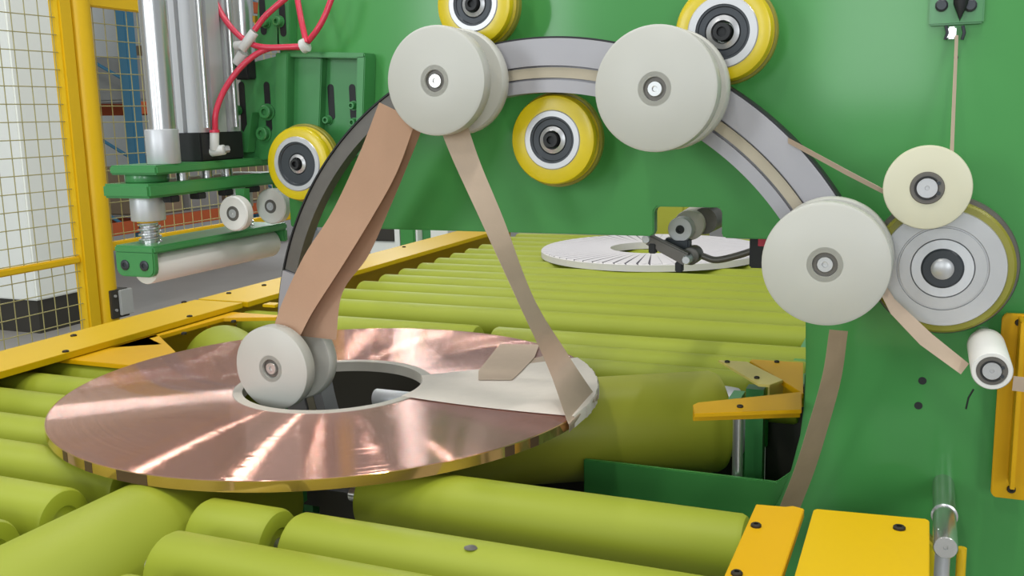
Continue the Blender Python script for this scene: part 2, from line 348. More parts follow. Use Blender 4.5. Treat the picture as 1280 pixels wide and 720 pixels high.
# plain steel stud roller near the bottom
c = aty(1182, 685, 1.68)
t = MB().lathe([(0, 0.003), (0.003, 0.003), (0.004, 0.0), (0.018, 0.0), (0.0195, 0.002), (0.0195, 0.14), (0.0225, 0.141), (0.0225, 0.147), (0.0195, 0.148), (0.0195, PY - 1.678)], (c.x, 1.68, c.z), (0, 1, 0), 32).build('stud_roller', 'chrome', mach)
MB().cyl((c.x - .002, 1.74, c.z - .25), (c.x - .002, 1.74, c.z - .024), 0.0125, 20).build('stay_rod', 'alu', mach)
MB().cyl((c.x + .028, 1.75, c.z - .25), (c.x + .028, 1.75, c.z - .026), 0.008, 20).build('stay_rod', 'fencey', mach)
# sensor bracket at the top right
a = aty(1161, 33, PY); b = aty(1229, 33, PY)
t = MB().box((a.x, PY - 0.012, a.z), (b.x, PY - 0.001, a.z + 0.11)).build('sensor_plate', 'greend', mach, bevel=0.003)
for px, py in ((1177, 7), (1213, 7)):
    q = aty(px, py, PY - .012); MB().lathe([(0.011, 0), (0.011, 0.006), (0.008, 0.008), (0.008, 0.011), (0.0, 0.011)], (q.x, PY - 0.012, q.z), (0, -1, 0), 12).build('bolt', 'dark', t)
q = aty(1200, 18, PY - .02); MB().lathe([(0.0, -0.012), (0.012, 0.018), (0.013, 0.06)], (q.x, PY - 0.026, q.z), (0, 0, 1), 16).build('tape_guide', 'black', t)
q = aty(1190, 41, PY - .015); MB().box((q.x - .008, PY - .018, q.z - .011), (q.x + .007, PY - .001, q.z + .011)).build('guide_bush', 'chrome', t, bevel=0.003)
for px in (1182, 1203):
    q = aty(px, 41, PY - .012); MB().tube([(q.x, PY - .012, q.z - .012), (q.x + .003, PY - .014, q.z), (q.x, PY - .012, q.z + .012)], 0.003, 8).build('spring_clip', 'dark', t)
# amber guard bracket on the right edge
a = aty(1253, 392, 1.93); b = aty(1256, 623, 1.93)
t = MB().prism([(a.x + .006, 1.93, a.z), (a.x + .06, 1.93, a.z), (a.x + .06, 1.93, b.z), (a.x + .006, 1.93, b.z), (a.x, 1.93, b.z + .008), (a.x, 1.93, a.z - .008)], (0, 0.012, 0)).build('edge_guard', 'amber', mach, bevel=0.0015)
MB().box((a.x + .026, 1.87, b.z + 0.04), (a.x + .034, 1.93, a.z - .003)).build('guard_web', 'amber', t, bevel=0.001)
bolt_y(aty(1264, 611, 1.93).x, 1.93, aty(1264, 611, 1.93).z, 0.0075, t); bolt_y(aty(1273, 403, 1.93).x, 1.93, aty(1273, 403, 1.93).z, 0.006, t)
for zz in (a.z - .03, b.z + .03): MB().box((a.x + .012, 1.942, zz - .012), (a.x + .05, PY + .004, zz + .012)).build('stand_off', 'greend', t)

# ---------------------------------------------------------------- wrapping ring with its four paper spools
RY = 1.842
ring = thing('wrapping_ring', (RC[0], RY + .03, RC[1]), 'pale grey open channel ring with white spools passing through the eye of the copper coil', 'ring')
for A0, A1 in ((17, 114), (164, 212)):
  MB().arc([(0.672, RY), (0.672, RY + .05), (0.568, RY + .05), (0.568, RY), (0.592, RY), (0.592, RY + .014), (0.620, RY + .014), (0.620, RY)], RC, A0, A1, 90).build('ring_channel', 'ring', ring)
  MB().arc([(0.6165, RY + .004), (0.6165, RY + .0135), (0.5965, RY + .0135), (0.5965, RY + .004)], RC, A0 + .3, A1 - .3, 90).build('slide_track', 'track', ring)
MB().arc([(0.676, RY + .004), (0.676, RY + .046), (0.6725, RY + .046), (0.6725, RY + .004)], RC, 17, 212, 150).build('drive_belt', 'black', ring)
MB().arc([(0.672, RY + .008), (0.672, RY + .042), (0.640, RY + .042), (0.640, RY + .008)], RC, 114.2, 163.8, 50).build('gate_segment', 'gun', ring)
SP = []
for px, py, rr in ((543, 101, 0.1045), (818, 111, 0.1105), (1031, 331, 0.106), (338, 461, 0.094)):
    Yf = 1.705
    c = aty(px, py, Yf); SP.append(c); o = (c.x, Yf, c.z); w_ = 0.125
    s = MB().lathe([(0.030, w_), (0.030, 0.0), (0.021, 0.0), (0.021, w_)], o, (0, 1, 0), 40, closed=True).build('paper_spool', 'nylon', ring)
    MB().lathe([(0.021, 0.004), (0.021, 0.0), (rr - .006, 0.0), (rr - .001, 0.003), (rr, 0.010), (rr, 0.032), (rr - .003, 0.036), (0.0305, 0.040), (0.0305, 0.004)], o, (0, 1, 0), 72, closed=True).build('front_flange', 'nylon', s)
    MB().lathe([(0.0305, w_ - .036), (rr - .003, w_ - .032), (rr, w_ - .028), (rr, w_ - .006), (rr - .004, w_), (0.0305, w_)], o, (0, 1, 0), 72, closed=True).build('rear_flange', 'nylon', s)
    MB().lathe([(0.0, 0.004), (0.004, 0.004), (0.005, 0.001), (0.0125, 0.001), (0.014, 0.003), (0.014, 0.02)], o, (0, 1, 0), 28).build('shaft_end', 'steel', s)
    MB().lathe([(0.014, 0.006), (0.0205, 0.006), (0.0205, 0.02), (0.014, 0.02)], o, (0, 1, 0), 32, closed=True).build('bearing', 'gun', s)
    MB().cyl((c.x, Yf + .01, c.z), (c.x, RY + .012, c.z), 0.012, 20).build('axle', 'steel', s)

# ---------------------------------------------------------------- copper coil on three drive rollers
CC = Vector((-1.237, 1.847, 0)); CR = 0.606; CT = 0.85; CB = 0.8285
coil = thing('copper_coil', (CC.x, CC.y, CB), 'wide flat coil of shiny copper strip lying on the lime rollers', 'coil')
org = (CC.x, CC.y, CB)
MB().lathe([(0.2265, CB), (CR - .002, CB), (CR - .002, CT - .001), (CR - .003, CT), (0.2265, CT)], (CC.x, CC.y, 0), (0, 0, 1), 160, closed=True).build('winding', 'copper', coil, origin=org)
MB().lathe([(CR - .0018, CB), (CR, CB + .001), (CR, CT - .0012), (CR - .0018, CT - .0004)], (CC.x, CC.y, 0), (0, 0, 1), 160, closed=True).build('outer_band', 'band', coil, origin=org)
MB().lathe([(0.205, CB - .001), (0.226, CB - .001), (0.226, CT + .0015), (0.205, CT + .0015)], (CC.x, CC.y, 0), (0, 0, 1), 120, closed=True).build('core_ring', 'core', coil, origin=org)
for px, py, hw in ((73, 572, .018), (101, 586, .02), (152, 602, .06), (632, 561, .02), (662, 550, .02)):  # dark reflections on the rim band, modelled as thin brown patches
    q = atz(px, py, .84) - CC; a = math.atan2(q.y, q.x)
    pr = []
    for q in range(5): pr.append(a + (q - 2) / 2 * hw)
    MB().strip([(CC.x + (CR + .0004) * math.cos(x), CC.y + (CR + .0004) * math.sin(x), CB + .001) for x in pr], [(CC.x + (CR + .0004) * math.cos(x), CC.y + (CR + .0004) * math.sin(x), CT - .001) for x in pr], 0.0008).build('rim_reflection', 'tie', coil)

# paper already wrapped around the right side of the coil
def pol(a, r, z): return Vector((CC.x + r * math.cos(a), CC.y + r * math.sin(a), z))
wrapped = thing('wrapped_paper', (CC.x + .5, CC.y + .03, CB), 'pale paper turns already wrapped around the right side of the copper coil', 'paper')
def turn(a_in0, a_in1, a_out0, a_out1, z, m, r0=0.204, r1=None):
    """one flat turn: over the top, round the rim and back underneath"""
    r1 = r1 or CR + .0015; n = 10; L = []; Rr = []
    for i in range(n + 1):
        u = i / n; r = r0 + (r1 - r0) * u
        L.append(pol(a_in0 + (a_out0 - a_in0) * u, r, z)); Rr.append(pol(a_in1 + (a_out1 - a_in1) * u, r, z))
    for rr, zz in ((r1 + .002, z - .004), (r1 + .002, CB), (r1 - .003, CB - .002), (r1 - .06, CB - .0022)):
        L.append(pol(a_out0, rr, zz)); Rr.append(pol(a_out1, rr, zz))
    L.insert(0, pol(a_in0, r0 - .001, CB)); Rr.insert(0, pol(a_in1, r0 - .001, CB))
    return MB().strip(L, Rr, 0.0006).build('paper_turn', m, wrapped, sharp=60)
def ang(px, py):
    q = atz(px, py, CT + .001) - CC; return math.atan2(q.y, q.x)
al, ah = ang(700, 503), ang(700, 440)
k = 7
for i in range(k):
    u0 = i / k; u1 = (i + 1.5) / k
    turn(ang(520, 499) + (ang(545, 468) - ang(520, 499)) * u0, ang(520, 499) + (ang(545, 468) - ang(520, 499)) * min(1, u1),
         ang(712, 520) + (ang(716, 449) - ang(712, 520)) * u0, ang(712, 520) + (ang(716, 449) - ang(712, 520)) * min(1.02, u1), CT + .0026 - i * .0001, 'paper')
# loose flaps of paper at the far side
def flat(pix, z, m, name, par):
    return MB().prism([atz(px, py, z) for px, py in pix], (0, 0, 0.0007)).build(name, m, par)
flat([(598, 464), (625, 430), (674, 431), (668, 447), (650, 466), (640, 475), (598, 475)], CT + .0040, 'tape', 'paper_flap', wrapped)
flat([(650, 466), (664, 449), (697, 441), (716, 449), (735, 461), (690, 478)], CT + .0012, 'tape', 'paper_flap', wrapped)

# ---------------------------------------------------------------- paper webs from spool to spool
def web(L, Rr, name, m, label, group=None, th=0.0006, cat='paper'):
    return tag(MB().strip(bez(L, 8), bez(Rr, 8), th).build(name, m, sharp=70), label, cat, group)
def P(px, py, Y): return aty(px, py, Y)
web([P(474, 128, 1.765), P(448, 195, 1.79), P(415, 265, 1.80), P(380, 320, 1.79), P(352, 380, 1.77), P(340, 416, 1.75)],
    [P(520, 150, 1.735), P(496, 215, 1.74), P(466, 270, 1.755), P(428, 332, 1.76), P(392, 388, 1.76), P(375, 420, 1.745)],
    'paper_web', 'kraft', 'front brown paper web hanging from upper left spool to spool in coil eye')
web([P(480, 140, 1.79), P(470, 210, 1.80), P(445, 275, 1.805), P(412, 325, 1.80), P(378, 380, 1.79), P(360, 418, 1.775)],
    [P(532, 150, 1.78), P(512, 200, 1.785), P(487, 260, 1.80), P(460, 320, 1.805), P(428, 366, 1.80), P(420, 425, 1.795)],
    'paper_web', 'kraft', 'rear brown paper web edge showing right of the front web, below upper left spool')
q0 = atz(708, 523, CT + .006); q1 = atz(740, 488, CT + .006)
web([P(546, 150, 1.76), P(566, 200, 1.75), P(603, 280, 1.74), P(648, 378, 1.73), P(686, 462, atz(686, 462, CT).y * .3 + 1.22), q0, q0 + Vector((.010, -.012, -.008)), q0 + Vector((.006, -.002, -.028))],
    [P(582, 150, 1.76), P(601, 205, 1.77), P(630, 275, 1.78), P(667, 372, 1.80), P(708, 440, 1.85), q1, q1 + Vector((.016, -.006, -.008)), q1 + Vector((.010, 0, -.028))],
    'paper_tape', 'tape', 'narrow beige paper tape slanting from upper left spool down to coil rim', cat='tape')
web([P(1037, 412, 1.76), P(1028, 470, 1.77), P(1008, 540, 1.80), P(992, 590, 1.83), P(968, 650, 1.86)],
    [P(1060, 414, 1.80), P(1051, 476, 1.82), P(1032, 545, 1.86), P(1016, 595, 1.89), P(994, 650, 1.91)],
    'paper_tape', 'tapeb', 'twisted brown paper tape hanging beneath right-hand spool before green plate', cat='tape')
# tape fed from the sensor bracket over the cream pulley to the ring
tp = tag(MB().strip([aty(1194, 44, PY - .03), aty(1187.5, 196, Yp + .02)], [aty(1198, 44, PY - .022), aty(1192, 196, Yp + .028)], 0.0006).build('feed_tape', 'tape'), 'thin feed tape running straight down from sensor bracket to cream pulley', 'tape')
tp = tag(MB().strip([aty(1109, 239, Yp + .016), aty(1060, 213, 1.81), aty(985, 172, 1.838)], [aty(1107, 244, Yp + .024), aty(1058, 219, 1.82), aty(985, 179, 1.838)], 0.0006).build('feed_tape', 'tape'), 'thin pale tape slanting from cream pulley up left to the grey ring', 'tape')
tp = tag(MB().strip([aty(1104, 352, 1.845), aty(1118, 374, 1.835), aty(1165, 418, 1.81), aty(1211, 455, 1.79)], [aty(1101, 368, 1.80), aty(1113, 392, 1.79), aty(1150, 431, 1.765), aty(1201, 468, 1.735)], 0.0006).build('feed_tape', 'tape'), 'beige tape passing under big drive wheel to white tube roller', 'tape')
tp = tag(MB().strip([aty(1267, 470, 1.71), aty(1300, 474, 1.71)], [aty(1265, 488, 1.715), aty(1300, 492, 1.715)], 0.0006).build('feed_tape', 'tape'), 'short beige tape leaving white tube roller towards amber guard', 'tape')

c_ = aty(480, 497, 1.93)
MB().cyl((-1.175, 1.925, c_.z), (-1.06, 1.925, c_.z), 0.021, 28, ch=.002).build('support_shaft', 'alu', mach)
MB().box((-1.12, 1.94, 0.55), (-1.09, 1.97, c_.z)).build('shaft_post', 'plinth', mach)
MB().box((-1.60, 2.018, 0.20), (-0.695, 2.03, 0.575)).build('dark_infill', 'plinth', mach)  # added dark sheet: blacks out the space behind the coil's underside
MB().box((-1.10, 1.565, 0.25), (-0.32, 1.58, 0.72)).build('front_skirt', 'plinth', mach)  # added dark sheet: keeps the space under the coil in shade
# dark sheets added to hide the bright floor below the rollers
# dark machine base below the coil, split for the ring to pass
for y0, y1 in ((1.55, 1.80), (1.935, 1.98)): MB().box((-1.60, y0, 0.50), (-0.32, y1, 0.55)).build('base_tray', 'plinth', mach)
MB().box((-1.60, 2.02, 0.50), (-0.95, 2.75, 0.55)).build('base_tray', 'plinth', mach)
for x in (-1.58, -0.36): MB().box((x - .03, 1.56, 0), (x + .03, 1.78, 0.50)).build('base_leg', 'greend', mach)
MB().box((-1.60, 2.06, 0), (-1.50, 2.70, 0.50)).build('base_leg', 'greend', mach)
# ---------------------------------------------------------------- conveyor rollers
RR = 0.06; RZ = 0.82 - RR
def table(name, loc, label): return thing(name, loc, label, 'conveyor')
def roller(par, x0, x1, yc, z=RZ, r=RR, m='lime'):
    a = MB().lathe([(r * .45, 0.004), (r * .5, 0.0), (r - .012, 0.0), (r - .004, 0.003), (r, 0.011), (r, x1 - x0 - .011), (r - .004, x1 - x0 - .003), (r - .012, x1 - x0), (r * .5, x1 - x0), (r * .45, x1 - x0 - .004)], (x0, yc, z), (1, 0, 0), 40).build('roller', m, par)
    MB().cyl((x0 - .035, yc, z), (x1 + .035, yc, z), 0.013, 14).build('roller_shaft', 'steel', a)
    return a
# left infeed rollers
lt = table('roller_conveyor', (-2.0, 1.3, 0), 'left bank of lime green rollers running out of the frame beside the yellow rail')
ys = [1.925, 1.782, 1.645, 1.492, 1.352, 1.192, 1.045, 0.90]
for i, y in enumerate(ys):
    x0 = -2.25 if i < 3 else -2.25
    dx = math.sqrt(max(0, .125 ** 2 - .06 ** 2)) if y < 1.6 else 0
    x1 = -1.375 if y < 1.6 else (-1.62 if i < 2 else -1.50)
    roller(lt, x0, x1, y)
# front right rollers
ft = table('roller_conveyor', (-0.5, 1.25, 0), 'front right bank of lime green rollers in front of the copper coil')
roller(ft, -0.93, -0.235, 1.478)
a = roller(ft, -0.925, -0.235, 1.243); roller(ft, -1.11, -0.955, 1.243)
roller(ft, -1.075, -0.235, 1.112); roller(ft, -1.04, -0.235, 0.966); roller(ft, -1.02, -0.235, 0.825)
# dark scuff on a roller
q = atz(581, 690, .821); MB().lathe([(0, 0.0012), (.007, 0.001), (.011, 0)], (q.x, 1.243 - .012, RZ + math.sqrt(RR ** 2 - .012 ** 2)), (0, 0, 1), 12).build('scuff_mark', 'gun', a)
# rear rollers past the plate
rt = table('roller_conveyor', (-1.2, 3.5, 0), 'rear bank of lime green rollers running back beyond the green plate')
roller(rt, -2.12, -1.245, 2.655); roller(rt, -1.19, -0.255, 2.655)
roller(rt, -1.10, -0.255, 2.50, m='lime'); roller(rt, -0.95, -0.255, 2.36)
yy = [2.925]
for y in (2.925, 3.115, 3.29, 3.46, 3.62, 3.79, 3.95, 4.11, 4.27, 4.43, 4.59, 4.75, 4.91): roller(rt, -2.05, -0.255, y)
MB().box((-2.05, 2.56, 0.02), (-0.36, 2.585, 0.69)).build('dark_infill', 'plinth', rt)  # added dark sheet closing off the bright floor beyond
MB().box((-0.33, 2.34, 0.30), (-0.205, 2.355, 0.80)).build('dark_infill', 'plinth', rt)  # dark infill added where lit floor would show
# rail plates along the left, bolts on top
RT = 0.853
def rail(poly, z, th, par, m='yellow', name='rail_plate'):
    return MB().prism([(x, y, z - th) for x, y in poly], (0, 0, th)).build(name, m, par, bevel=0.0012)
r1 = rail([(-2.30, 0.8), (-2.10, 0.8), (-2.10, 2.55), (-2.10, 2.62), (-2.30, 2.62)], RT, 0.018, lt)
for px, py in ((92, 420), (230, 378), (104, 442), (252, 397)):
    q = atz(px, py, RT); 
    if q.x > -2.12: q.x = -2.112
    bolt_z(q.x, q.y, RT, 0.009, r1)
MB().box((-2.285, 0.8, 0.70), (-2.255, 2.62, RT - .019)).build('side_beam', 'yellow', lt)
r2 = rail([(-2.30, 2.635), (-2.09, 2.635), (-2.09, 5.3), (-2.30, 5.3)], RT, 0.018, rt)
for px, py in ((286, 367), (330, 357), (452, 325), (505, 309)):
    q = atz(px, py, RT); bolt_z(q.x, q.y, RT, 0.009, r2)
MB().box((-2.285, 2.635, 0.70), (-2.255, 5.3, RT - .019)).build('side_beam', 'yellow', rt)
r3 = rail([(-2.05, 2.66), (-2.0, 2.66), (-2.0, 2.70), (-2.05, 2.70)], RT - .01, 0.01, rt)
# lower cover plates beside the left rear drive roller
gA = rail([tuple(atz(x, y, RT - .02))[:2] for x, y in ((104, 441), (188, 415.5), (200, 420.5), (220, 440), (165, 457), (62, 447))], RT - .02, 0.012, lt, 'amber', 'cover_plate')
gB = rail([(-2.098, 2.03), (-2.098, 2.56), (-1.90, 2.56), (-1.90, 2.53), (-2.06, 2.47), (-2.075, 2.16), (-1.985, 2.11)], RT - .02, 0.012, lt, 'amber', 'cover_plate')
for px, py in ((230, 417), (292, 402)):
    q = atz(px, py, RT - .02); bolt_z(q.x, q.y, RT - .02, 0.008, gB)
for par, pts in ((lt, ((-2.27, 0.95), (-2.27, 2.4), (-1.55, 0.95))), (rt, ((-2.27, 2.9), (-2.27, 5.1), (-0.29, 5.0), (-0.29, 2.95))), (ft, ((-0.15, 0.85), (-0.15, 1.35), (-0.90, 0.85)))):
    for x, y in pts: MB().box((x - .03, y - .03, 0), (x + .03, y + .03, 0.70)).build('leg', 'greend', par, bevel=0.003)
MB().box((-2.285, 0.9, 0.60), (-1.40, 0.99, 0.69)).build('cross_beam', 'greend', lt)
MB().box((-0.95, 0.82, 0.60), (-0.12, 0.90, 0.69)).build('cross_beam', 'greend', ft)
MB().box((-2.285, 2.86, 0.60), (-0.26, 2.94, 0.69)).build('cross_beam', 'greend', rt)
MB().box((-2.285, 5.02, 0.60), (-0.26, 5.10, 0.69)).build('cross_beam', 'greend', rt)
MB().box((-0.30, 2.36, 0.70), (-0.225, 5.2, 0.80)).build('side_beam', 'greend', rt)
MB().box((-2.06, 2.05, 0.55), (-1.90, 2.118, 0.80)).build('frame_block', 'greend', lt, bevel=.003)
# yellow cover plates at the front right
f1 = rail([(-0.213, 0.95), (-0.147, 0.95), (-0.143, 1.419), (-0.160, 1.425), (-0.170, 1.418), (-0.212, 1.413)], 0.87, 0.014, ft, 'amber', 'cover_plate')
for px, py in ((945, 658), (921, 718)):
    q = atz(px, py, .87); bolt_z(q.x, q.y, 0.87, 0.0075, f1)
f2 = rail([(-0.130, 0.95), (0.027, 0.95), (0.027, 1.435), (0.022, 1.44), (-0.126, 1.425), (-0.130, 1.42)], 0.87, 0.014, ft, 'yellow', 'cover_plate')
q = atz(1124, 661, .87); bolt_z(q.x, q.y, 0.87, 0.0085, f2)
MB().box((-0.205, 0.95, 0.70), (-0.165, 1.40, 0.855)).build('side_beam', 'greend', ft)
MB().box((-0.12, 0.95, 0.70), (0.02, 1.40, 0.855)).build('side_beam', 'greend', ft)
MB().box((-0.164, 0.95, 0.70), (-0.121, 1.38, 0.74)).build('side_beam', 'plinth', ft)

# ---------------------------------------------------------------- three thick drive rollers pointing at the coil centre
def drive(angle, t0, t1, label, rad=0.123, far=True):
    d = Vector((math.cos(math.radians(angle)), math.sin(math.radians(angle)), 0)); zc = CB - rad
    root = thing('drive_roller', (CC + d * (t0 + t1) / 2).to_tuple()[:2] + (0.0,), label, 'roller', 'thick drive rollers under the coil')
    a = CC + d * t0 + Vector((0, 0, zc)); b = CC + d * t1 + Vector((0, 0, zc)); L = t1 - t0
    MB().lathe([(rad * .5, 0.003), (rad * .55, 0), (rad - .02, 0), (rad - .007, .004), (rad, .018), (rad, L - .018), (rad - .006, L - .005), (rad - .018, L), (rad * .6, L)], a, d, 72).build('rubber_cover', 'olive' if angle == 30 else 'lime', root)
    MB().cyl(a - d * .11, b + d * .03, 0.030, 32).build('shaft', 'alu', root)
    MB().cyl(b - d * .004, b + d * .045, rad * .72, 40, ch=0.004).build('end_hub', 'alu', root)
    n = Vector((-d.y, d.x, 0))
    for c in (b + d * .085, a - d * .085):
        blk = [c + n * sx * .045 + Vector((0, 0, sz)) - d * .025 for sx, sz in ((-1, -.06), (1, -.06), (1, .03), (.6, .055), (-.6, .055), (-1, .03))]
        MB().prism(blk, d * .05).build('bearing_block', 'greend', root, bevel=0.003)
        MB().box((c.x - .03, c.y - .03, 0), (c.x + .03, c.y + .03, c.z - .058)).build('post', 'greend', root)
    return root
drive(30, 0.25, 0.92, 'thick olive drive roller right of the copper coil')
drive(-90, 0.30, 0.95, 'thick lime drive roller at lower left, lying lengthwise under the coil')
drive(145, 0.30, 0.96, 'thick lime drive roller behind the coil beside left yellow rail')

# ---------------------------------------------------------------- amber guards beside the right drive roller
g = thing('roller_guard', (-0.33, 1.96, 0.70), 'amber wedge guard plate in front of olive drive roller', 'guard')
w0 = [atz(865, 508, .87), atz(1012, 488, .87)]
pl = [atz(866, 506, .87), atz(872, 503, .87), atz(1002, 489.5, .87), atz(1002, 512, .87), atz(868, 517, .87)]
MB().prism([p - Vector((0, 0, .008)) for p in pl], (0, 0, .008)).build('top_plate', 'amber', g, bevel=0.001)
fa, fb = atz(866, 508, .862), atz(1000, 500, .862); 
MB().prism([fa, fb, fb - Vector((0, 0, .036)), fa - Vector((0, 0, .030))], (fb - fa).normalized().cross(Vector((0, 0, 1))) * 0.004).build('front_skirt', 'amber', g, bevel=0.0008)
q = atz(925, 509, .87); bolt_z(q.x, q.y, .87, 0.0065, g)
q = aty(922, 570, 2.045); MB().cyl((q.x, 2.045, 0.0), (q.x, 2.045, 0.855), 0.0115, 16).build('post', 'steel', g)
MB().box((q.x - .012, 1.985, .850), (q.x + .012, 2.056, .858)).build('post_bracket', 'greend', g)
g = thing('roller_guard', (-0.33, 2.25, 0.70), 'yellow angled guard box, paled by painted glare, at far end of olive drive roller', 'guard')
pl = [atz(x, y, .87) for x, y in ((898, 450), (934, 452), (979, 475), (962, 481), (948, 480))]
MB().prism([p - Vector((0, 0, .006)) for p in pl], (0, 0, .006)).build('top_plate', 'pale', g, bevel=0.0008)
e0, e1 = atz(979, 475.5, .864), atz(962, 481, .864)
MB().prism([e0, e1, e1 - Vector((0, 0, .045)), e0 - Vector((0, 0, .045))], (-.004, .002, 0)).build('end_flap', 'pale', g)
for px, py in ((909, 453), (946, 473)):
    q = atz(px, py, .87); bolt_z(q.x, q.y, .87, 0.006, g)
MB().box((-0.36, 2.21, 0), (-0.32, 2.25, 0.82)).build('post', 'greend', g)
g = thing('roller_guard', (-0.25, 2.3, 0.70), 'flat amber guard plate behind glare-paled guard box at plate edge', 'guard')
pl = [atz(x, y, .865) for x, y in ((937, 451), (940, 449), (1004, 453), (1004, 492), (980, 477))]
MB().prism([p - Vector((0, 0, .012)) for p in pl], (0, 0, .012)).build('top_plate', 'amber', g, bevel=0.001)
pl = [atz(x, y, .852) for x, y in ((979, 478), (1003, 492))]
MB().prism([pl[0], pl[1], pl[1] - Vector((0, 0, .03)), pl[0] - Vector((0, 0, .03))], (.003, .004, 0)).build('skirt', 'amber', g)
q = atz(971, 453, .865); bolt_z(q.x, q.y, .865, 0.006, g)
MB().box((-0.235, 2.25, 0), (-0.20, 2.29, 0.853)).build('post', 'greend', g)

# ---------------------------------------------------------------- wrapped coil further back
K = Vector((-1.125, 4.27, 0)); KR = 0.50
wc = thing('wrapped_coil', (K.x, K.y, CB - .008), 'finished coil fully wrapped in white overlapping strips on the rear rollers', 'coil')
MB().lathe([(0.19, .8205), (KR - .004, .8205), (KR - .004, .852), (0.19, .852)], (K.x, K.y, 0), (0, 0, 1), 96, closed=True).build('wrapped_body', 'wrapgap', wc)
NS = 64
hw = math.pi / NS
def wrap_mesh(kk):
    rs = [(0.187, .8212, 1), (0.187, .853, 1), (0.25, .8542, (1 + kk) / 2), (0.42, .8542, kk), (KR - .006, .8535, kk), (KR, .848, 1), (KR, .8212, 1)]
    L = [(K.x + r * math.cos(-hw), K.y + r * math.sin(-hw), z + .0003) for r, z, k in rs]
    Q = [(K.x + r * math.cos(-hw + 2 * hw * k), K.y + r * math.sin(-hw + 2 * hw * k), z) for r, z, k in rs]
    return MB().strip(L, Q, 0.0007).build('wrap_strip', 'wrap', wc, origin=(K.x, K.y, .83))
first = {}
for i in range(NS):
    deg = 360 * i / NS; kk = .80 if 100 < deg < 285 else .97
    if kk not in first: o = first[kk] = wrap_mesh(kk)
    else: o = first[kk].copy(); COL.objects.link(o)
    o.rotation_euler = (0, 0, math.radians(deg))
# tucking device hanging in the notch of the plate
tk = thing('tape_tucker', (-0.48, 2.3, 1.2), 'small grey clamp arm with white wheel and tube in the notch of the green plate', 'clamp')
Y2 = 2.14
c = aty(850, 287, Y2)
s = MB().lathe([(0.010, 0), (0.026, 0), (0.028, .002), (0.028, .03), (0.010, .03)], (c.x, Y2, c.z), (0, 1, 0), 40).build('clamp_wheel', 'bright', tk)
MB().lathe([(0, -.002), (.004, -.002), (.005, -.005), (.009, -.005), (.0100, 0), (.010, .02)], (c.x, Y2, c.z), (0, 1, 0), 20).build('axle_bolt', 'black', s)
c2 = c + Vector((0.012, 0.034, 0.006))
MB().cyl(c2, c2 + Vector((0.0, .10, .004)), 0.0345, 36, ch=.003).build('tube_body', 'core', tk)
MB().cyl(c2 + Vector((0.03, .02, .008)), c2 + Vector((0.045, .40, .01)), 0.030, 28).build('actuator', 'gun', tk)
a, b = aty(808, 299, Y2 - .03), aty(858, 325, Y2 - .05); d = (b - a); n_ = Vector((-d.z, 0, d.x)).normalized() * .012
MB().prism([a + n_, b + n_ * 1.2, b - n_ * 1.2, a - n_], (0, .022, 0)).build('clamp_arm', 'gun', tk, bevel=.003)
for q in (a, b): MB().lathe([(0, -.006), (.008, -.006), (.010, -.002), (.010, .03), (0, .03)], q, (0, 1, 0), 16).build('pivot_pin', 'alu', tk)
for px, py in ((816, 311), (849, 334)):
    q = aty(px, py, Y2 - .03); MB().box((q.x - .008, q.y - .008, q.z - .010), (q.x + .008, q.y + .012, q.z + .012)).build('end_stop', 'black', tk, bevel=.002)
q = aty(846, 305, Y2); MB().box((q.x - .03, Y2 + .0, q.z - .028), (q.x + .028, Y2 + .03, q.z + .012)).build('clamp_body', 'dark', tk, bevel=.004)
q = aty(865, 319, Y2); MB().cyl(q + Vector((0, -.02, 0)), q + Vector((0, .03, 0)), .02, 24, ch=.003).build('clamp_disc', 'gun', tk)
MB().tube(bez([aty(878, 320, Y2), aty(895, 325, Y2), aty(920, 320, Y2), aty(945, 312, Y2)], 6), .0075, 10).build('feed_hose', 'gun', tk)
q = aty(948, 308, Y2); MB().box((q.x - .016, Y2 - .02, q.z - .045), (q.x + .016, Y2 + .03, q.z + .03)).build('valve_block', 'black', tk, bevel=.003)
q = aty(955, 301, Y2); MB().box((q.x - .009, Y2 - .024, q.z - .009), (q.x + .009, Y2 - .019, q.z + .009)).build('red_cap', 'hose', tk, bevel=.001)
MB().box((c2.x + .02, PY + .03, 1.262), (c2.x + .055, Y2 + .40, 1.30)).build('mount_arm', 'greend', tk)
# yellow coated panel seen through the notch
cb = thing('yellow_cabinet', (-1.3, 6.2, 0), 'plain yellow-olive cabinet far behind, seen through the notch of the green plate', 'cabinet')
a = aty(790, 300, 6.2); b = aty(864, 240, 6.2)
MB().box((a.x - .1, 6.2, 0), (b.x, 6.8, 1.75)).build('body', 'olive', cb, bevel=.01)
MB().box((a.x - .05, 6.188, 0.25), (b.x - .05, 6.2, 1.7)).build('door', 'olive', cb, bevel=.004)

# ---------------------------------------------------------------- press unit with white roller at upper left
XC = -1.548
pu = thing('press_unit', (XC, 1.85, 1.10), 'green press unit with steel cylinders above a long white roller', 'press')
MB().box((XC - .062, 1.60, 1.346), (XC + .068, 2.03, 1.366)).build('upper_plate', 'greend', pu, bevel=.004)
MB().box((XC - .066, 1.58, 1.298), (XC + .062, 2.03, 1.328)).build('lower_plate', 'greend', pu, bevel=.005)
MB().cyl((XC - .01, 1.655, 1.328), (XC - .01, 1.655, 1.346), .046, 32, ch=.003).build('spacer_disc', 'greend', pu)
